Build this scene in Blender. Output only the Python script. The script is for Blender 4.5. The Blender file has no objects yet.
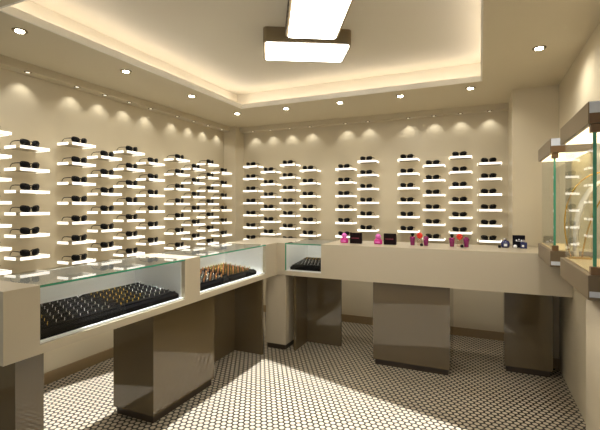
import bpy, math, random
from mathutils import Vector, Matrix
random.seed(7)
C = bpy.context.scene.collection
PI = math.pi

# ------------------------------------------------------------------ helpers
class MB:
    def __init__(s, o=(0, 0, 0)):
        s.v = []; s.f = []; s.sm = []; s.o = Vector(o)
    def add(s, vs, fs, smooth=False):
        b = len(s.v)
        s.v += [tuple(Vector(p) - s.o) for p in vs]
        s.f += [[i + b for i in f] for f in fs]
        s.sm += [smooth] * len(fs)
        return s
    def box(s, x0, x1, y0, y1, z0, z1):
        vs = [(x0,y0,z0),(x1,y0,z0),(x1,y1,z0),(x0,y1,z0),(x0,y0,z1),(x1,y0,z1),(x1,y1,z1),(x0,y1,z1)]
        return s.add(vs, [(0,3,2,1),(4,5,6,7),(0,1,5,4),(1,2,6,5),(2,3,7,6),(3,0,4,7)])
    def prism(s, pts, z0, z1, smooth=False):
        n = len(pts)
        vs = [(x,y,z0) for x,y in pts] + [(x,y,z1) for x,y in pts]
        fs = [list(range(n))[::-1], list(range(n, 2*n))]
        s.add(vs, fs)
        b = len(s.v) - 2*n
        for i in range(n):
            j = (i+1) % n
            s.f.append([b+i, b+j, b+n+j, b+n+i]); s.sm.append(smooth)
        return s
    def tube(s, path, r, n=8, closed=False, flat=None):
        P = [Vector(p) for p in path]; m = len(P); vs = []; fs = []
        for i, p in enumerate(P):
            a = P[i-1] if (closed or i > 0) else P[i]
            b = P[(i+1) % m] if (closed or i < m-1) else P[i]
            t = (b-a).normalized()
            up = Vector((0,0,1)) if abs(t.z) < .9 else Vector((0,1,0))
            if flat: up = Vector(flat)
            x = t.cross(up).normalized(); y = x.cross(t).normalized()
            rr = r[i] if isinstance(r, (list, tuple)) and len(r) == m else r
            rx, ry = rr if isinstance(rr, tuple) else (rr, rr)
            for k in range(n):
                q = 2*PI*k/n
                vs.append(p + x*math.cos(q)*rx + y*math.sin(q)*ry)
        last = m if closed else m-1
        for i in range(last):
            j = (i+1) % m
            for k in range(n):
                l = (k+1) % n
                fs.append([i*n+k, i*n+l, j*n+l, j*n+k])
        if not closed:
            fs.append(list(range(n))[::-1]); fs.append([(m-1)*n+k for k in range(n)])
        return s.add(vs, fs, True)
    def lathe(s, prof, c=(0,0,0), n=20, sx=1, sy=1):
        vs = []; fs = []; m = len(prof)
        for r, z in prof:
            for k in range(n):
                q = 2*PI*k/n
                vs.append((c[0]+r*math.cos(q)*sx, c[1]+r*math.sin(q)*sy, c[2]+z))
        for i in range(m-1):
            for k in range(n):
                l = (k+1) % n
                fs.append([i*n+k, i*n+l, (i+1)*n+l, (i+1)*n+k])
        fs.append(list(range(n))[::-1]); fs.append([(m-1)*n+k for k in range(n)])
        return s.add(vs, fs, True)
    def ball(s, c, rx, ry, rz, n=14, m=8):
        prof = [(max(1e-4, math.sin(PI*i/m)), -math.cos(PI*i/m)) for i in range(m+1)]
        vs0 = len(s.v)
        vs = []; fs = []
        for r, z in prof:
            for k in range(n):
                q = 2*PI*k/n
                vs.append((c[0]+rx*r*math.cos(q), c[1]+ry*r*math.sin(q), c[2]+rz*z))
        for i in range(m):
            for k in range(n):
                l = (k+1) % n
                fs.append([i*n+k, i*n+l, (i+1)*n+l, (i+1)*n+k])
        return s.add(vs, fs, True)
    def xform(s, M):
        s.v = [tuple(M @ Vector(p)) for p in s.v]; return s
    def mesh(s, name, mat):
        me = bpy.data.meshes.new(name)
        me.from_pydata(s.v, [], s.f)
        me.polygons.foreach_set('use_smooth', s.sm)
        me.materials.append(mat); me.update()
        return me
    def build(s, name, mat, parent=None, bevel=0, seg=2):
        o = bpy.data.objects.new(name, s.mesh(name, mat)); C.objects.link(o)
        if parent is not None: o.parent = parent
        else: o.location = s.o
        if bevel:
            m = o.modifiers.new('Bevel', 'BEVEL'); m.width = bevel; m.segments = seg
            m.limit_method = 'ANGLE'; m.angle_limit = math.radians(40)
        return o

def tag(o, label, cat, group=None):
    o['label'] = label; o['category'] = cat
    if group: o['group'] = group
    return o
def thing(name, label, cat, loc=(0,0,0), rz=0, group=None):
    o = bpy.data.objects.new(name, None); C.objects.link(o)
    o.empty_display_size = .05
    o.location = loc; o.rotation_euler = (0, 0, rz)
    return tag(o, label, cat, group)
def dup(root, loc, rz=0, label=None, group=None):
    r = root.copy(); C.objects.link(r); r.location = loc; r.rotation_euler = (0, 0, rz)
    if label: r['label'] = label
    if group: r['group'] = group
    for ch in list(root.children):
        c = ch.copy(); C.objects.link(c); c.parent = r
        for g in list(ch.children):
            d = g.copy(); C.objects.link(d); d.parent = c
    return r
def struct(name, mb, mat, bevel=0):
    o = mb.build(name, mat, None, bevel); o['kind'] = 'structure'; return o

def lin(c):
    return tuple((x/255/12.92) if x/255 <= .04045 else ((x/255+.055)/1.055)**2.4 for x in c) + (1,)
def mat(name, rgb, rough=.5, metal=0, spec=.5, coat=0, var=0, vscale=4, emit=0, ecol=None):
    m = bpy.data.materials.new(name); m.use_nodes = True
    nt = m.node_tree; b = nt.nodes['Principled BSDF']
    b.inputs['Base Color'].default_value = lin(rgb)
    b.inputs['Roughness'].default_value = rough
    b.inputs['Metallic'].default_value = metal
    b.inputs['Specular IOR Level'].default_value = spec
    b.inputs['Coat Weight'].default_value = coat
    if emit:
        b.inputs['Emission Color'].default_value = lin(ecol or rgb)
        b.inputs['Emission Strength'].default_value = emit
    if var:
        tc = nt.nodes.new('ShaderNodeTexCoord'); no = nt.nodes.new('ShaderNodeTexNoise')
        no.inputs['Scale'].default_value = vscale; no.inputs['Detail'].default_value = 4
        mp = nt.nodes.new('ShaderNodeMapRange')
        mp.inputs['To Min'].default_value = 1-var; mp.inputs['To Max'].default_value = 1+var
        hs = nt.nodes.new('ShaderNodeHueSaturation'); hs.inputs['Color'].default_value = lin(rgb)
        nt.links.new(tc.outputs['Object'], no.inputs['Vector'])
        nt.links.new(no.outputs['Fac'], mp.inputs['Value'])
        nt.links.new(mp.outputs['Result'], hs.inputs['Value'])
        nt.links.new(hs.outputs['Color'], b.inputs['Base Color'])
    return m
def glass(name, tint, refl=0.0, ior=1.5):
    m = bpy.data.materials.new(name); m.use_nodes = True
    nt = m.node_tree; nt.nodes.remove(nt.nodes['Principled BSDF'])
    out = nt.nodes['Material Output']
    t = nt.nodes.new('ShaderNodeBsdfTransparent'); t.inputs['Color'].default_value = tint
    g = nt.nodes.new('ShaderNodeBsdfGlossy'); g.inputs['Roughness'].default_value = .01
    fr = nt.nodes.new('ShaderNodeFresnel'); fr.inputs['IOR'].default_value = ior
    ad = nt.nodes.new('ShaderNodeMath'); ad.operation = 'ADD'; ad.use_clamp = True
    ad.inputs[1].default_value = refl
    mx = nt.nodes.new('ShaderNodeMixShader')
    ge = nt.nodes.new('ShaderNodeNewGeometry')
    inv = nt.nodes.new('ShaderNodeMath'); inv.operation = 'SUBTRACT'; inv.inputs[0].default_value = 1
    ml = nt.nodes.new('ShaderNodeMath'); ml.operation = 'MULTIPLY'
    nt.links.new(ge.outputs['Backfacing'], inv.inputs[1]); nt.links.new(inv.outputs[0], ml.inputs[1])
    nt.links.new(fr.outputs[0], ad.inputs[0]); nt.links.new(ad.outputs[0], ml.inputs[0])
    nt.links.new(ml.outputs[0], mx.inputs[0])
    nt.links.new(t.outputs[0], mx.inputs[1]); nt.links.new(g.outputs[0], mx.inputs[2])
    nt.links.new(mx.outputs[0], out.inputs['Surface'])
    return m
def frosted(name, rgb, clear):
    m = mat(name, rgb, .4)
    nt = m.node_tree
    t = nt.nodes.new('ShaderNodeBsdfTransparent'); mx = nt.nodes.new('ShaderNodeMixShader')
    mx.inputs[0].default_value = clear
    nt.links.new(nt.nodes['Principled BSDF'].outputs[0], mx.inputs[1]); nt.links.new(t.outputs[0], mx.inputs[2])
    nt.links.new(mx.outputs[0], nt.nodes['Material Output'].inputs['Surface'])
    return m
def floor_tiles():
    m = bpy.data.materials.new('penny_tiles'); m.use_nodes = True
    nt = m.node_tree; N = nt.nodes; Lk = nt.links
    b = N['Principled BSDF']
    tc = N.new('ShaderNodeTexCoord')
    P = .041
    sx, sy = P, P*math.sqrt(3)
    def lattice(ox, oy):
        a = N.new('ShaderNodeVectorMath'); a.operation = 'ADD'; a.inputs[1].default_value = (ox+100*sx, oy+100*sy, 0)
        mo = N.new('ShaderNodeVectorMath'); mo.operation = 'MODULO'; mo.inputs[1].default_value = (sx, sy, 1)
        su = N.new('ShaderNodeVectorMath'); su.operation = 'SUBTRACT'; su.inputs[1].default_value = (sx/2, sy/2, 0)
        mu = N.new('ShaderNodeVectorMath'); mu.operation = 'MULTIPLY'; mu.inputs[1].default_value = (1, 1, 0)
        le = N.new('ShaderNodeVectorMath'); le.operation = 'LENGTH'
        Lk.new(tc.outputs['Object'], a.inputs[0]); Lk.new(a.outputs[0], mo.inputs[0]); Lk.new(mo.outputs[0], su.inputs[0])
        Lk.new(su.outputs[0], mu.inputs[0]); Lk.new(mu.outputs[0], le.inputs[0])
        return le.outputs['Value']
    d1 = lattice(0, 0); d2 = lattice(sx/2, sy/2)
    mi = N.new('ShaderNodeMath'); mi.operation = 'MINIMUM'
    Lk.new(d1, mi.inputs[0]); Lk.new(d2, mi.inputs[1])
    mr = N.new('ShaderNodeMapRange'); mr.inputs['From Min'].default_value = P*.335; mr.inputs['From Max'].default_value = P*.415
    Lk.new(mi.outputs[0], mr.inputs['Value'])
    no = N.new('ShaderNodeTexNoise'); no.inputs['Scale'].default_value = 9
    Lk.new(tc.outputs['Object'], no.inputs['Vector'])
    cr = N.new('ShaderNodeMix'); cr.data_type = 'RGBA'
    cr.inputs['A'].default_value = lin((196, 186, 166)); cr.inputs['B'].default_value = lin((180, 169, 147))
    Lk.new(no.outputs['Fac'], cr.inputs['Factor'])
    mx = N.new('ShaderNodeMix'); mx.data_type = 'RGBA'
    mx.inputs['B'].default_value = lin((18, 12, 7))
    Lk.new(mr.outputs['Result'], mx.inputs['Factor']); Lk.new(cr.outputs['Result'], mx.inputs['A'])
    Lk.new(mx.outputs['Result'], b.inputs['Base Color'])
    b.inputs['Roughness'].default_value = .35
    b.inputs['Specular IOR Level'].default_value = .3
    bp = N.new('ShaderNodeBump'); bp.inputs['Strength'].default_value = .25; bp.inputs['Distance'].default_value = .002; bp.invert = True
    Lk.new(mr.outputs['Result'], bp.inputs['Height']); Lk.new(bp.outputs[0], b.inputs['Normal'])
    return m

M = dict(
    wall=mat('wall_beige_paint', (200, 188, 161), .32, spec=.35, var=.02, vscale=2),
    ceil=mat('ceiling_cream_paint', (208, 197, 171), .7, spec=.2, var=.01),
    tray=mat('tray_cream_paint', (218, 210, 192), .7, spec=.2, var=.01),
    trim=mat('trim_cream_paint', (240, 236, 225), .5, spec=.3, var=.01),
    base=mat('baseboard_brown_paint', (140, 118, 84), .4, var=.03),
    floor=floor_tiles(),
    counter=mat('counter_beige_lacquer', (190, 178, 154), .28, spec=.5, var=.01, vscale=3),
    ped=mat('pedestal_taupe_gloss', (98, 84, 60), .025, spec=.9, var=.03, vscale=3),
    toe=mat('toe_kick_brown', (60, 48, 34), .4, var=.03),
    white=mat('case_liner_white', (240, 239, 237), .4, var=.01),
    glass=glass('clear_glass', (.97, .985, .98, 1)),
    glasstop=glass('clear_glass_top', (.95, .97, .965, 1), .06, 1.5),
    edge=mat('green_glass_edge', (66, 150, 118), .12, spec=.7, var=.1, vscale=30),
    acryl=glass('clear_acrylic', (.95, .94, .92, 1), .02, 1.3),
    shelf=frosted('shelf_panel_frosted', (214, 202, 174), .5),
    glow=mat('shelf_edge_glow', (255, 250, 240), .4, emit=1.0, ecol=(255, 249, 236)),
    black=mat('black_acetate', (10, 9, 8), .4, spec=.2, var=.1, vscale=40),
    lens=mat('black_lens', (6, 6, 7), .4, spec=.12, var=.1, vscale=40),
    velvet=mat('black_velvet', (15, 13, 13), .95, spec=.1, var=.15, vscale=60),
    gold=mat('polished_gold', (214, 176, 84), .25, metal=1, var=.05, vscale=50),
    silver=mat('polished_silver', (205, 200, 200), .25, metal=1, var=.05, vscale=50),
    copper=mat('rose_copper', (190, 120, 70), .3, metal=1, var=.05, vscale=50),
    taupe=mat('case_frame_taupe', (116, 100, 76), .35, var=.04, vscale=6),
    brown=mat('case_corner_brown', (120, 92, 62), .35, var=.05, vscale=8),
    pale=mat('pale_end_finish', (214, 220, 230), .3, var=.02),
    inner=mat('case_inner_cream', (236, 216, 170), .4, var=.02),
    lampbody=mat('lamp_housing_taupe', (128, 112, 84), .4, var=.03),
    diffuser=mat('lamp_diffuser', (255, 250, 240), .5, emit=9, ecol=(255, 249, 238)),
    dark=mat('lamp_slot_dark', (62, 48, 30), .5, var=.05),
    cove=mat('cove_led_strip', (255, 246, 232), .5, emit=5.8, ecol=(255, 247, 240)),
    spotdisc=mat('spotlight_disc', (255, 250, 240), .5, emit=30, ecol=(255, 244, 224)),
    frost=mat('frosted_bulb', (240, 232, 210), .5, emit=.8, ecol=(255, 246, 228)),
    chrome=mat('spotlight_trim_chrome', (150, 140, 120), .25, metal=1, var=.03),
    caselight=mat('case_light_panel', (255, 240, 205), .5, emit=2.0, ecol=(255, 236, 196)),
    pink=mat('pink_perfume_glass', (200, 44, 140), .15, spec=.7, var=.1, vscale=30),
    pinkcap=mat('pale_pink_cap', (226, 110, 196), .25, var=.1, vscale=40),
    magenta=mat('magenta_perfume_glass', (128, 16, 92), .15, spec=.7, var=.1, vscale=30),
    boxdark=mat('dark_maroon_carton', (20, 6, 9), .6, spec=.15, var=.1, vscale=20),
    print=mat('pink_print', (140, 44, 66), .5, var=.05),
    red=mat('red_stopper', (226, 52, 30), .3, var=.08, vscale=30),
    clear=glass('clear_perfume_glass', (.93, .86, .80, 1), .06),
    blue=mat('navy_perfume_glass', (28, 38, 92), .12, spec=.8, var=.15, vscale=40),
    navy=mat('navy_carton', (9, 9, 22), .6, spec=.15, var=.1, vscale=20),
    paper=mat('white_label_paper', (236, 238, 244), .5, var=.02),
    ornwhite=mat('ornament_white_enamel', (246, 240, 224), .25, var=.02),
)

# ------------------------------------------------------------------ room
XL, XR, YB, ZC = -3.01, .594, 4.53, 2.357
YN = -1.8                                         # the shop goes on behind the viewer and is open to the street there
struct('floor', MB().box(XL-.1, XR+.1, YN, YB+.1, -.05, 0), M['floor'])
struct('wall_left', MB().box(XL-.1, XL, YN, YB+.1, 0, 2.7), M['wall'])
struct('wall_back', MB().box(XL, XR, YB, YB+.1, 0, 2.7), M['wall'])
struct('wall_right', MB().box(XR, XR+.1, YN, YB+.1, 0, 2.7), M['wall'])
PX, PY = .25, 3.94
struct('wall_pier', MB().box(PX, XR, PY, YB, 0, ZC), M['wall'])
struct('wall_corner', MB().box(XL, -2.83, 4.33, YB, 0, ZC), M['wall'])
# ceiling: a lower border with a raised tray
tx0, tx1, ty0, ty1 = -2.253, 0.0, 1.259, 3.564
e2 = .085; z1, z2, ZU = ZC+.043, ZC+.135, ZC+.20
e3 = .165
def ring(mb, x0, x1, y0, y1, X0, X1, Y0, Y1, za, zb):
    mb.box(X0, X1, Y0, y0, za, zb); mb.box(X0, X1, y1, Y1, za, zb)
    mb.box(X0, x0, y0, y1, za, zb); mb.box(x1, X1, y0, y1, za, zb)
b = MB(); ring(b, tx0-.012, tx1+.012, ty0-.012, ty1+.012, XL, XR, YN, YB, ZC, ZC+.012)
struct('ceiling', b, M['ceil'])
b = MB()
ring(b, tx0, tx1, ty0, ty1, tx0-.012, tx1+.012, ty0-.012, ty1+.012, ZC-.001, z1)
struct('trim_1', b, M['trim'])
b = MB(); b.box(tx0-e3-.05, tx1+e3+.05, ty0-e3-.05, ty1+e3+.05, ZU, ZU+.04)
ring(b, tx0-e3, tx1+e3, ty0-e3, ty1+e3, tx0-e3-.05, tx1+e3+.05, ty0-e3-.05, ty1+e3+.05, ZC+.012, ZU)
struct('ceiling_tray', b, M['tray'])
t = thing('cove_light_strip', 'warm white light strip hidden in the cove around the raised ceiling', 'light strip', (-1.1, 2.4, z1+.03))
g = .04
for (a0, a1, c0, c1) in ((tx0-g-.02, tx0-g, ty0-g, ty1+g), (tx1+g, tx1+g+.02, ty0-g, ty1+g), (tx0-g, tx1+g, ty0-g-.02, ty0-g), (tx0-g, tx1+g, ty1+g, ty1+g+.02)):
    MB((-1.1, 2.4, z1+.03)).box(a0, a1, c0, c1, z1-.016, z1-.002).build('light_strip', M['cove'], t)
# frieze over the shelf walls
FZ, FP = 2.30, .10
struct('trim_2', MB().box(XL, XL+FP, YN, 4.33, FZ, ZC), M['wall'])
struct('trim_3', MB().box(-2.83, PX, YB-FP, YB, FZ, ZC), M['wall'])
# baseboards
struct('baseboard_left', MB().box(XL, XL+.015, YN, 4.33, 0, .085), M['base'])
struct('baseboard_back', MB().box(-2.83, PX, YB-.015, YB, 0, .085), M['base'])
struct('baseboard_pier', MB().box(PX, XR, PY-.015, PY, 0, .085), M['base'])

# ------------------------------------------------------------------ ceiling lamps
LZ = 2.452
def rot_rect(cx, cy, w, l, ang):
    a = math.radians(ang); ux, uy = math.cos(a), math.sin(a)
    return lambda x, y: (cx + x*ux - y*uy, cy + x*uy + y*ux)
def rrect(w, l, r, n=5):
    pts = []
    for (sx, sy, a0) in ((1,1,0),(-1,1,90),(-1,-1,180),(1,-1,270)):
        for k in range(n+1):
            q = math.radians(a0+90*k/n)
            pts.append((sx*(w/2-r)+r*math.cos(q), sy*(l/2-r)+r*math.sin(q)))
    return pts
def panel_lamp(label, cx, cy, w, l, ang, slots):
    t = thing('ceiling_lamp', label, 'ceiling lamp', (cx, cy, LZ), math.radians(ang), 'panel lamps on the raised ceiling')
    MB().prism(rrect(w+.03, l+.03, .03), .004, ZU-LZ).build('housing', M['lampbody'], t)
    MB().prism(rrect(w, l, .022), -.004, .006).build('diffuser', M['diffuser'], t)
    if slots:
        for sx in (-1, 1):
            for k in range(7):
                y = -l/2+.06+k*(l-.12)/6
                MB().box(sx*(w/2+.015)-.004, sx*(w/2+.015)+.004, y-.045, y+.045, .022, .062).build('slot', M['dark'], t)
    return t
panel_lamp('short flat panel ceiling lamp lying crosswise at the end of the longer lamp', -1.150, 2.669, .575, .312, 28.8, False)
panel_lamp('long flat panel ceiling lamp with slotted sides running out of the top of the picture', -.795, 2.055, .31, .90, 28.8, True)
# lamp light itself comes from the emitting diffusers

def add_spot(name, loc, energy, size, blend, direction=(0,0,-1), radius=.02, col=(1, .975, .92)):
    l = bpy.data.lights.new(name, 'SPOT'); l.energy = energy; l.spot_size = math.radians(size); l.spot_blend = blend
    l.shadow_soft_size = radius; l.color = col
    o = bpy.data.objects.new(name, l); C.objects.link(o); o.location = loc
    o.rotation_euler = Vector(direction).to_track_quat('-Z', 'Y').to_euler()
    return o
W = ['first','second','third','fourth','fifth','sixth','seventh','eighth','ninth','tenth']
# recessed downlights in the ceiling border
dl = [(-2.415, 1.46, 'recessed ceiling spotlight nearest the viewer, above the left counter'),
      (-2.415, 2.22, 'second recessed ceiling spotlight from the viewer along the left ceiling border'),
      (-2.415, 2.97, 'third recessed ceiling spotlight from the viewer along the left ceiling border'),
      (-2.415, 3.73, 'recessed ceiling spotlight in the back left corner of the ceiling border'),
      (-1.83, 3.74, 'second recessed ceiling spotlight from the left along the back border'),
      (-1.25, 3.74, 'third recessed ceiling spotlight from the left along the back border'),
      (-.67, 3.74, 'fourth recessed ceiling spotlight from the left along the back border'),
      (-.08, 3.74, 'fifth recessed ceiling spotlight from the left, below the tray\'s right corner'),
      (.34, 2.97, 'farthest recessed ceiling spotlight in the right border, near the right wall'),
      (.34, 2.22, 'recessed ceiling spotlight in the right border, just above the picture edge')]
proto = None
for x, y, lab in dl:
    if proto is None:
        t = thing('ceiling_spotlight', lab, 'spotlight', (x, y, ZC), 0, 'recessed spotlights in the ceiling border'); proto = t
        MB().lathe([(.023, -.003), (.034, -.007), (.040, -.003), (.040, .0)], n=20).build('trim_ring', M['chrome'], t)
        MB().lathe([(.023, -.008), (.023, -.003)], n=18).build('bulb', M['spotdisc'], t)
    else:
        dup(proto, (x, y, ZC), 0, lab)
    add_spot('downlight_beam', (x, y, ZC-.02), 6.2 if x < 0 else 11, 156, .75)

# ------------------------------------------------------------------ shelves with sunglasses
SD, SWD, ST = .155, .22, .02
def make_shelf():
    t = thing('display_shelf', 'x', 'shelf')
    MB().box(-SWD/2+.004, SWD/2-.004, -SD+.004, 0, -ST+.002, -.002).build('shelf_panel', M['shelf'], t)
    MB().box(-SWD/2+.014, SWD/2-.002, -SD, -SD+.004, -ST, 0).build('front_edge', M['glow'], t)
    MB().box(-SWD/2, -SWD/2+.004, -SD+.036, 0, -ST, 0).build('side_edge', M['glow'], t)
    MB().box(SWD/2-.004, SWD/2, -SD+.036, 0, -ST, 0).build('side_edge', M['glow'], t)
    return t
def lens_pts(cx, w, h, n=16):
    pts = []
    for k in range(n):
        q = 2*PI*k/n
        c, s_ = math.cos(q), math.sin(q)
        x = w/2*math.copysign(abs(c)**.7, c); z = h/2*math.copysign(abs(s_)**.7, s_)
        z += .004*(x/(w/2))*(1 if cx > 0 else -1)
        pts.append((cx+x, h/2+.003+z))
    return pts
def make_glasses():
    t = thing('sunglasses', 'x', 'sunglasses')
    hw, lw, lh = .066, .056, .041
    curve = lambda x: .9*x*x*4          # the front wraps back slightly
    fr = MB()
    for sgn in (-1, 1):
        ring_ = [(x, curve(x)-.0, z) for x, z in lens_pts(sgn*.036, lw+.003, lh+.003)]
        fr.tube(ring_, .0026, 6, closed=True, flat=(0,1,0))
    fr.tube([(-.010, curve(.01), .032), (0, -.001, .035), (.010, curve(.01), .032)], .003, 6)
    fr.tube([(-.064, curve(.064), .034), (-.070, .018, .035)], .003, 6)
    fr.tube([(.064, curve(.064), .034), (.070, .018, .035)], .003, 6)
    fr.build('frame', M['black'], t)
    for sgn in (-1, 1):
        p = lens_pts(sgn*.036, lw, lh); n = len(p)
        vs = [(x, curve(x)-.0015, z) for x, z in p] + [(x, curve(x)+.0015, z) for x, z in p]
        vs += [(sgn*.036, curve(.036)-.005, lh/2+.003), (sgn*.036, curve(.036)-.001, lh/2+.003)]
        fs = []
        for i in range(n):
            j = (i+1) % n
            fs += [[i, j, 2*n], [n+j, n+i, 2*n+1], [i, n+i, n+j, j]]
        MB().add(vs, fs, True).build('lens', M['lens'], t)
    for sgn in (-1, 1):
        MB().tube([(sgn*.070, .018, .035), (sgn*.071, .06, .036), (sgn*.070, .095, .034), (sgn*.068, .115, .024), (sgn*.066, .125, .010), (sgn*.065, .128, .003)],
                  [(.0018, .004), (.0016, .0035), (.0016, .003), (.0018, .003), (.002, .0035), (.0015, .002)], 6).build('temple', M['black'], t)
    return t
shelf0 = make_shelf(); glass0 = make_glasses(); used = [False]
ZA, ZBs, PITCH = 1.842, 1.766, .1535
ROWW = ['top','second','third','fourth','fifth','sixth','seventh']
def put(loc, rz, row, col, wall):
    lab_s = f'lit white shelf, {"top" if row == 0 else ROWW[row]+" from top"} in {W[col]} column from left, {wall} wall'
    lab_g = f'black sunglasses on {ROWW[row]} shelf{"" if row == 0 else " from top"} in {W[col]} column from left, {wall} wall'
    gs, gg = f'lit shelves on the {wall} wall', f'sunglasses on the {wall} wall shelves'
    out = Vector((math.sin(rz), -math.cos(rz), 0)); along = Vector((math.cos(rz), math.sin(rz), 0))
    gl = Vector(loc) + out*(SD-.028) - along*.008
    if not used[0]:
        used[0] = True
        for o, p, lb, gr in ((shelf0, loc, lab_s, gs), (glass0, gl, lab_g, gg)):
            o.location = p; o.rotation_euler = (0, 0, rz); o['label'] = lb; o['group'] = gr
    else:
        dup(shelf0, loc, rz, lab_s, gs); dup(glass0, gl, rz, lab_g, gg)
left_cols = [(1.566, 0), (1.827, 1), (2.211, 0), (2.472, 1), (2.736, 0), (2.997, 1), (3.374, 0), (3.641, 1), (3.902, 0), (4.178, 1)]
for c, (y, k) in enumerate(left_cols):
    for r in range(6 if k else 7):
        put((XL, y, (ZBs if k else ZA) - PITCH*r), PI/2, r, c, 'left')
back_cols = [(-2.65, 0), (-2.396, 1), (-2.131, 0), (-1.865, 1), (-1.419, 1), (-1.159, 0), (-.714, 0), (-.451, 1), (-.190, 0), (.080, 1)]
for c, (x, k) in enumerate(back_cols):
    for r in range(6 if (k or c > 4) else 7):
        put((x, YB, (ZBs if k else ZA) + .013 - PITCH*r), 0, r, c, 'back')
# wall washers over the shelf columns
wproto = None
def washer(loc, d, lab, grp):
    global wproto
    if wproto is None:
        t = thing('wall_washer', lab, 'spotlight', loc, 0, grp); wproto = t
        MB().lathe([(.016, -.003), (.022, -.004), (.024, 0)], n=14).build('trim_ring', M['chrome'], t)
        MB().lathe([(.013, -.005), (.013, -.002)], n=12).build('bulb', M['frost'], t)
    else:
        dup(wproto, loc, 0, lab, grp)
    add_spot('wall_washer_beam', (loc[0], loc[1], loc[2]-.012), WASH, 100, .7, d, .008)
WASH = 1.05
for c, (y, k) in enumerate(left_cols):
    washer((XL+.078, y, FZ), (-.10, 0, -1), f'tiny recessed spotlight above the {W[c]} shelf column from left on left wall', 'wall washers over the left wall')
for c, (x, k) in enumerate(back_cols):
    washer((x, YB-.078, FZ), (0, .10, -1), f'tiny recessed spotlight above the {W[c]} shelf column from left on back wall', 'wall washers over the back wall')

# ------------------------------------------------------------------ counters
CT, CB = 1.005, .705
XF, XBK = -1.75, -2.19
YF, YBK = 3.38, 3.92
RAIL = .752
def glass_unit(t, o, x0, x1, y0, y1, front, far_edge=None):
    # white lined well, front pane and top pane; front is '+x' or '-y'
    MB(o).box(x0, x1, y0, y1, CT-.008, CT).build('glass_top', M['glasstop'], t)
    tp = t.children[-1]
    if front == '+x':
        MB(o).box(x1, x1+.002, y0, y1, CT-.010, CT).build('glass_edge', M['edge'], tp)
        MB(o).box(x1-.010, x1-.004, y0, y1, RAIL, CT-.012).build('front_glass', M['glass'], t)
        m = MB(o)
        m.box(x0+.002, x1-.03, y0, y1, RAIL-.006, RAIL)                   # well floor
        m.box(x0, x0+.012, y0, y1, RAIL, CT-.010)                         # back
        m.box(x0+.012, x1-.03, y0, y0+.006, RAIL, CT-.010); m.box(x0+.012, x1-.03, y1-.006, y1, RAIL, CT-.010)
        m.box(x1-.03, x1-.012, y0, y1, RAIL-.006, RAIL+.004)
        m.build('case_liner', M['white'], t)
    else:
        MB(o).box(x0, x1, y0-.002, y0, CT-.010, CT).build('glass_edge', M['edge'], tp)
        fg = MB(o).box(x0, x1, y0+.004, y0+.010, RAIL, CT-.012).build('front_glass', M['glass'], t)
        MB(o).box(x0, x0+.008, y0-.001, y0+.010, RAIL, CT-.012).build('glass_edge', M['edge'], fg)
        m = MB(o)
        m.box(x0+.004, x1, y0+.03, y1, RAIL-.006, RAIL)
        m.box(x0, x1, y1-.012, y1, RAIL, CT-.010)
        m.box(x0, x0+.006, y0+.012, y1-.012, RAIL, CT-.010); m.box(x1-.006, x1, y0+.012, y1-.012, RAIL, CT-.010)
        m.box(x0, x1, y0+.012, y0+.03, RAIL-.006, RAIL+.004)
        m.build('case_liner', M['white'], t)

# left counter
YL0, YG1, YG2, YG3, YG4 = .994, 1.143, 2.087, 2.241, 3.165
o = (-1.95, 2.0, 0)
t = thing('display_counter', 'long beige counter along the left wall with two glass topped display wells', 'counter', o)
m = MB(o)
m.box(XBK, XF, YL0, YG1, CB, CT)
m.box(XBK, XF, YG2, YG3, CB, CT)
m.box(XBK, XF, YG4, YF-.001, CB, CT)
for a, b2 in ((YG1, YG2), (YG3, YG4)):
    m.box(XBK, XF, a, b2, CB, RAIL-.008)
m.build('body', M['counter'], t)
glass_unit(t, o, XBK, XF, YG1, YG2, '+x')
glass_unit(t, o, XBK, XF, YG3, YG4, '+x')
def pedestal(t, o, x0, x1, y0, y1, nm='pedestal'):
    MB(o).box(x0, x1, y0, y1, .05, CB).build(nm, M['ped'], t)
    MB(o).box(x0+.015, x1-.015, y0+.015, y1-.015, 0, .05).build('toe_kick', M['toe'], t.children[-1])
pedestal(t, o, -1.965, -1.85, 1.10, 1.225)
pedestal(t, o, -2.18, -1.84, 1.903, 2.525)
MB(o).box(-2.13, -2.10, 2.525, 3.20, .0, CB).build('modesty_panel', M['ped'], t)
MB(o).box(-2.10, -1.81, 3.20, 3.23, .0, CB).build('modesty_panel', M['ped'], t)

# back counter with the corner post
o = (-.6, 3.65, 0)
t = thing('display_counter', 'beige counter along the back wall with perfumes on top and corner post', 'counter', o)
XC, XG = -1.664, -1.305
m = MB(o)
m.prism([(XBK, YF), (XC, YF), (XC, YBK), (XBK, YBK)], CB, CT)
m.box(XG, XR-.001, YF, YBK, CB, CT)
m.box(XC, XG, YF, YBK, CB, RAIL-.008)
m.build('body', M['counter'], t)
MB(o).box(-1.873, XC, YF+.012, YF+.26, .05, CB).build('corner_post', M['counter'], t)
MB(o).box(-1.862, XC-.012, YF+.025, YF+.25, 0, .05).build('toe_kick', M['toe'], t.children[-1])
glass_unit(t, o, XC, XG, YF, YBK, '-y')
pedestal(t, o, -.838, -.222, YF+.02, 3.84)
MB(o).box(-1.60, -1.575, 3.43, 3.70, 0, CB).build('modesty_panel', M['ped'], t)
MB(o).box(-1.60, -1.225, 3.70, 3.725, 0, CB).build('modesty_panel', M['ped'], t)
pedestal(t, o, .175, .516, 3.69, 3.90)

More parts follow.
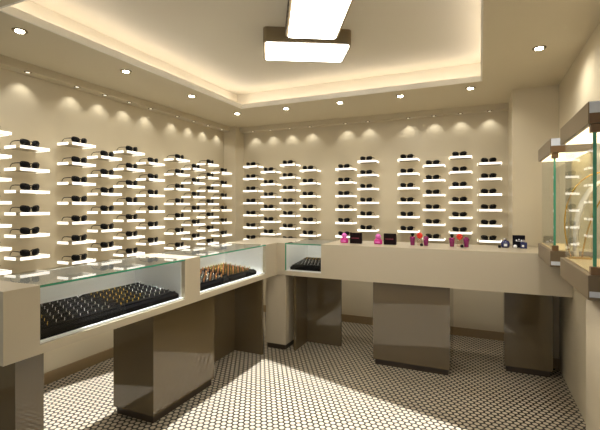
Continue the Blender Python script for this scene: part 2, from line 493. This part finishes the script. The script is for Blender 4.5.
# ------------------------------------------------------------------ trays of rings
def ring_mb(mat_, n=14):
    b = MB()
    path = [(.0095*math.cos(2*PI*k/n), 0, .0095*math.sin(2*PI*k/n)) for k in range(n)]
    b.tube(path, [(.0022, .0018)]*n, 6, closed=True, flat=(0,1,0))
    b.ball((0, 0, .0115), .003, .003, .003, 6, 4)
    return b.mesh('ring', mat_)
RM = {k: ring_mb(M[k]) for k in ('gold', 'silver', 'copper')}
def ring_tray(name_lab, cx, cy, L, D, rz, nL, nD, matfn, where, tilt=.10, z=RAIL, sc=1.0, up=.003):
    """tray frame: local x along the counter, local -y to the front"""
    t = thing('ring_tray', name_lab, 'tray', (cx, cy, z), rz, 'black ring trays in the counters')
    zf, zb = .040, .040+tilt*D
    def top(y): return zf + (zb-zf)*(y+D/2)/D
    b = MB()
    e = .012
    vs = [(-L/2,-D/2,0),(L/2,-D/2,0),(L/2,D/2,0),(-L/2,D/2,0),
          (-L/2,-D/2,zf-e),(L/2,-D/2,zf-e),(L/2,D/2,zb-e),(-L/2,D/2,zb-e),
          (-L/2+e,-D/2+e,zf),(L/2-e,-D/2+e,zf),(L/2-e,D/2-e,zb),(-L/2+e,D/2-e,zb)]
    fs = [(3,2,1,0),(8,9,10,11)]
    for a in (0, 4):
        for i in range(4):
            j = (i+1) % 4; fs.append((a+i, a+j, a+4+j, a+4+i))
    b.add(vs, fs).build('base', M['velvet'], t)
    for j in range(nD+1):
        y = -D/2+.022+(D-.044)*j/nD
        MB().tube([(-L/2+.014, y, top(y)+.001), (L/2-.014, y, top(y)+.001)], .006, 6).build('roll', M['velvet'], t)
    ca, sa = math.cos(rz), math.sin(rz)
    for j in range(nD):
        y = -D/2+.022+(D-.044)*(j+.5)/nD
        for i in range(nL):
            x = -L/2+.03+(L-.07)*(i+(.5 if (j % 2 and sc < 1.2) else 0))/(nL-1)
            k = matfn(i/(nL-1), j/(nD-1))
            r = bpy.data.objects.new('ring', RM[k]); C.objects.link(r)
            r.location = (cx+x*ca-y*sa, cy+x*sa+y*ca, z+top(y)+up)
            r.rotation_euler = (0, 0, rz+.9)
            r.scale = (sc, sc, sc)
            cn = {'gold': 'gold', 'silver': 'silver', 'copper': 'copper coloured'}[k]
            tag(r, f'small {cn} ring standing in {where}', 'ring', f'{cn} rings in {where}')
TX = -1.965
ring_tray('black ring tray nearest the viewer in the left counter', TX, 1.385, .45, .36, PI/2, 10, 6,
          lambda u, v: 'gold' if u + (1-v)*.25 < .42 else 'silver', 'the black tray nearest the viewer')
ring_tray('black ring tray at the far end of the nearer glass well', TX, 1.845, .45, .36, PI/2, 10, 6,
          lambda u, v: 'gold' if u + (1-v)*.2 < .62 else 'silver', 'the second tray from the viewer')
ring_tray('black ring tray at the near end of the farther left glass well', TX, 2.46, .40, .34, PI/2, 10, 6,
          lambda u, v: 'copper' if (int(u*9.01) % 2) else 'silver', 'the third tray from the viewer', sc=1.35, up=.0075)
ring_tray('black ring tray at the corner end of the farther left glass well', TX, 2.88, .40, .34, PI/2, 10, 6,
          lambda u, v: 'gold' if (int(u*9.01) % 2) else 'copper', 'the tray by the counter corner', sc=1.35, up=.0075)
ring_tray('black ring tray in the small glass well of the back counter', -1.48, 3.60, .30, .36, 0, 8, 6,
          lambda u, v: 'gold' if v > .75 else 'silver', 'the small back counter tray')

# ------------------------------------------------------------------ perfumes on the back counter
def pink_bottle(x, y, label):
    t = thing('perfume_bottle', label, 'perfume', (x, y, CT), 0, 'perfumes on the back counter')
    MB().lathe([(.034, 0), (.039, .006), (.038, .03), (.030, .045), (.020, .050)], n=16, sy=.6).build('bottle', M['pink'], t)
    MB().lathe([(.014, .050), (.022, .054), (.027, .066), (.022, .080), (.012, .090), (.004, .093)], n=14, sy=.6).build('cap', M['pinkcap'], t)
    MB().box(-.022, .022, -.0255, -.0235, .012, .026).build('label_plate', M['pinkcap'], t)
def carton(x, y, w, h, d, label, mt, mark):
    t = thing('perfume_box', label, 'box', (x, y, CT), 0, 'perfumes on the back counter')
    MB().box(-w/2, w/2, -d/2, d/2, 0, h).build('carton', mt, t, .0015)
    mark(t, w, h, d)
    return t
def dashes(t, w, h, d):
    b = MB()
    x = -w*.34
    for q in (.010, .005, .011, .007, .010, .006, .012):
        b.box(x, x+q*.8, -d/2-.0006, -d/2+.0004, h*.47, h*.55); x += q+.0015
    b.build('print', M['print'], t)
pink_bottle(-1.165, 3.62, 'pink perfume bottle at the left end of the back counter')
carton(-1.05, 3.615, .108, .098, .04, 'dark maroon perfume box farther left on the counter, right of first pink bottle', M['boxdark'], dashes)
pink_bottle(-.848, 3.63, 'pink perfume bottle standing between the two dark maroon boxes')
carton(-.740, 3.63, .108, .098, .04, 'dark maroon perfume box right of the second pink bottle', M['boxdark'], dashes)
def purple(x, y, cap, label):
    t = thing('perfume_bottle', label, 'perfume', (x, y, CT), 0, 'perfumes on the back counter')
    MB().lathe([(.016, 0), (.018, .004), (.021, .045), (.024, .068), (.022, .074), (.010, .077)], n=16).build('bottle', M['magenta'], t)
    if cap:
        MB().lathe([(.008, .077), (.008, .082), (.014, .088), (.016, .097), (.012, .106), (.004, .109)], n=14).build('cap', M['black'], t)
    else:
        MB().lathe([(.010, .077), (.016, .079), (.016, .083), (.008, .085)], n=14).build('cap', M['magenta'], t)
def redstop(x, y, label, lab2):
    t = thing('perfume_bottle', label, 'perfume', (x, y, CT), 0, 'perfumes on the back counter')
    MB().lathe([(.022, 0), (.024, .005), (.024, .045), (.016, .054), (.008, .058)], n=16, sy=.7).build('bottle', M['clear'], t)
    b = MB(); b.ball((0, 0, .086), .026, .022, .026)
    for k in range(6):
        q = 2*PI*k/6; b.ball((.016*math.cos(q), -.012, .086+.016*math.sin(q)), .011, .009, .011, 10, 6)
    b.build('flower_stopper', M['red'], t)
    MB().lathe([(.005, .054), (.005, .064)], n=10).build('neck', M['gold'], t)
    t2 = tag(MB((x+.022, y-.05, CT)).lathe([(.010, 0), (.014, .004), (.014, .016), (.009, .022), (.003, .024)], (x+.022, y-.05, CT), 14).build('black_bead', M['black']), lab2, 'cap', 'loose caps on the back counter')
purple(-.548, 3.65, True, 'magenta perfume bottle with black cap, left of the left red flower bottle')
redstop(-.488, 3.66, 'clear perfume bottle with red flower stopper, left one of two', 'small black cap lying before the left red flower bottle')
purple(-.434, 3.65, False, 'capless magenta perfume bottle right of the left red flower bottle')
purple(-.223, 3.66, True, 'magenta perfume bottle with black cap, left of the right red flower bottle')
redstop(-.163, 3.67, 'clear perfume bottle with red flower stopper, right one of two', 'small black cap lying before the right red flower bottle')
purple(-.110, 3.66, False, 'capless magenta perfume bottle right of the right red flower bottle')
t = thing('perfume_bottle', 'squat navy blue perfume bottle with white label at the right', 'perfume', (.186, 3.75, CT), 0, 'perfumes on the back counter')
MB().lathe([(.024, 0), (.030, .004), (.034, .022), (.033, .040), (.026, .055), (.012, .060)], n=18, sy=.7).build('bottle', M['blue'], t)
MB().lathe([(.010, .060), (.010, .066), (.013, .068), (.013, .076), (.008, .079)], n=14).build('cap', M['silver'], t)
MB().box(-.013, .013, -.0262, -.0235, .014, .034).build('label_plate', M['paper'], t)
tag(MB((.142, 3.72, CT)).lathe([(.008, 0), (.011, .003), (.011, .018), (.007, .022)], (.142, 3.72, CT), 14).build('black_bead', M['black']), 'small black cap left of the navy blue bottle', 'cap', 'loose caps on the back counter')
def crest(t, w, h, d):
    b = MB()
    for x in (-.018, 0, .018):
        b.ball((x, -d/2, h*.60+(.006 if x == 0 else 0)), .006, .001, .007, 8, 6)
    b.box(-.024, .024, -d/2-.0006, -d/2+.0004, h*.52, h*.545)
    b.build('crown_mark', M['paper'], t)
carton(.288, 3.80, .09, .102, .04, 'tall navy box with pale crown mark at the right end', M['navy'], crest)
t = thing('perfume_bottle', 'dark square perfume bottle with white label before the navy box', 'perfume', (.318, 3.735, CT), 0, 'perfumes on the back counter')
MB().box(-.024, .024, -.016, .016, 0, .052).build('bottle', M['blue'], t, .003)
MB().box(-.009, .009, -.009, .009, .052, .07).build('cap', M['silver'], t, .002)
MB().box(-.014, .002, -.0168, -.0155, .014, .030).build('label_plate', M['paper'], t)
tag(MB((.256, 3.72, CT)).ball((.256, 3.72, CT+.015), .015, .015, .015).build('bottle_stopper', M['paper']), 'round white stopper lying beside the navy box', 'stopper')

# ------------------------------------------------------------------ wall cases on the right
def wall_case(y0, y1, label):
    x0, x1 = .38, XR
    zb0, zb1, zc0, zc1 = .985, 1.0815, 1.669, 1.755
    o = (XR, (y0+y1)/2, zb0)
    t = thing('display_case', label, 'display case', o, 0, 'glass display cases on the right wall')
    m = MB(o); m.box(x0, x1, y0, y1, zb0, zb1); m.build('base', M['taupe'], t, .003)
    MB(o).box(x0+.02, x1-.01, y0+.02, y1-.02, zb1, zb1+.004).build('base_tray', M['inner'], t)
    MB(o).box(x0, x1, y0, y1, zc0, zc1).build('cap', M['taupe'], t, .003)
    MB(o).box(x0+.02, x1-.02, y0+.03, y1-.03, zc0-.004, zc0).build('light_panel', M['caselight'], t)
    MB(o).box(x0+.004, x1-.002, y0-.003, y0, zc1-.045, zc1-.002).build('end_strip', M['pale'], t)  # pale blue-grey strip across the upper part of the cap end
    MB(o).box(x0+.004, x1-.002, y0-.003, y0, zc0+.002, zc1-.047).build('end_strip', M['brown'], t)
    MB(o).box(x0+.004, x1-.002, y0-.003, y0, zb0+.012, zb0+.034).build('end_strip', M['pale'], t)
    MB(o).box(x1-.012, x1-.002, y0+.01, y1-.01, zb1, zc0).build('back_panel', M['inner'], t)
    gx = x0+.02
    g_ = MB(o).box(gx, gx+.006, y0+.02, y1-.02, zb1, zc0).build('side_glass', M['glass'], t)
    e_ = MB(o).box(gx+.006, x1-.015, y0+.02, y0+.026, zb1, zc0).build('end_glass', M['glass'], t)
    MB(o).box(gx-.001, gx+.011, y0+.016, y0+.020, zb1, zc0).build('glass_edge', M['edge'], e_)
    MB(o).box(gx+.006, x1-.015, y1-.026, y1-.02, zb1, zc0).build('end_glass', M['glass'], t)
    for z in (zb1, zc0-.032):
        MB(o).box(gx-.010, gx+.024, y0+.006, y0+.034, z, z+.032).build('glass_clamp', M['brown'], t, .002)
    return t
wall_case(2.82, 3.378, 'glass wall display case farther from the viewer on the right wall')
wall_case(1.885, 2.49, 'large glass wall display case nearest the viewer, cut by the right edge')
# curved ornament inside the nearer case
oc = (.50, 2.43, 1.0855)
t = thing('crescent_ornament', 'tall curved white and gold crescent ornament inside the nearer right wall case', 'ornament', oc)
n = 26; cx, cz, ra, rb = .572, 1.175, .135, .30
arc = []; wid = []
for k in range(n+1):
    q = math.radians(88 + (196-88)*k/n)
    arc.append((cx+ra*math.cos(q), oc[1], cz+rb*math.sin(q))); wid.append((.016+.046*math.sin(PI*(.15+.8*k/n)), .010))
MB(oc).tube(arc, [(w_[1], w_[0]) for w_ in wid], 12, flat=(0,1,0)).build('band', M['ornwhite'], t)
for sg in (-1, 1):
    rim = []
    for k in range(n+1):
        p0, p1 = Vector(arc[max(k-1,0)]), Vector(arc[min(k+1,n)])
        tn = (p1-p0).normalized(); nn = Vector((tn.z, 0, -tn.x))
        rim.append(Vector(arc[k]) + nn*sg*wid[k][0])
    MB(oc).tube(rim, .0035, 8, flat=(0,1,0)).build('gold_rim', M['gold'], t)
MB(oc).box(.405, .50, oc[1]-.03, oc[1]+.03, oc[2], oc[2]+.010).build('foot', M['gold'], t, .002)
# beige cabinet under the nearer case
o = (.50, 1.5, 0)
t = thing('base_cabinet', 'beige rounded cabinet against the right wall under the nearer case', 'cabinet', o)
q_ = [(.45+.03*math.cos(PI-.5*PI*k/6)*1.0, 2.12+.03*math.sin(PI-.5*PI*k/6)) for k in range(7)]
MB(o).prism([(.42, .9)] + q_ + [(XR-.001, 2.15), (XR-.001, .9)], .05, .984, True).build('body', M['counter'], t)
MB(o).box(.44, XR-.002, .93, 2.11, 0, .05).build('toe_kick', M['toe'], t)

# ------------------------------------------------------------------ light
def area(name, loc, sx, sy, energy, col, rot=(0,0,0), spread=180):
    l = bpy.data.lights.new(name, 'AREA'); l.shape = 'RECTANGLE'; l.size = sx; l.size_y = sy
    l.energy = energy; l.color = col; l.spread = math.radians(spread)
    o = bpy.data.objects.new(name, l); C.objects.link(o); o.location = loc; o.rotation_euler = rot
    return o
# added narrow beam with no fixture, shaped to light a slanted floor patch
n_ = Vector((.287, .958)); t_ = Vector((.958, -.287))
lo, hi, ta, tb = .80, 2.50, -3.30, -.40
cc = n_*((lo+hi)/2) + t_*((ta+tb)/2)
area('added_floor_beam', (cc.x, cc.y, ZC-.01), tb-ta, hi-lo, 30, (.97, .98, 1), (0, 0, math.atan2(t_.y, t_.x)), 1.5)

w = bpy.data.worlds.new('street_daylight'); bpy.context.scene.world = w; w.use_nodes = True
w.node_tree.nodes['Background'].inputs['Color'].default_value = (.92, .95, 1.0, 1)
w.node_tree.nodes['Background'].inputs['Strength'].default_value = .62

# ------------------------------------------------------------------ camera
cam = bpy.data.cameras.new('camera'); co = bpy.data.objects.new('camera', cam); C.objects.link(co)
co.location = (0, 0, 1.35); co.rotation_euler = (PI/2, 0, math.radians(24.1))
cam.sensor_width = 36; cam.lens = 404/600*36; cam.shift_y = -9/600; cam.clip_start = .02
sc = bpy.context.scene
sc.camera = co
sc.view_settings.view_transform = 'Standard'; sc.view_settings.look = 'None'
sc.view_settings.exposure = .55; sc.view_settings.gamma = 1; sc.view_settings.use_curve_mapping = False
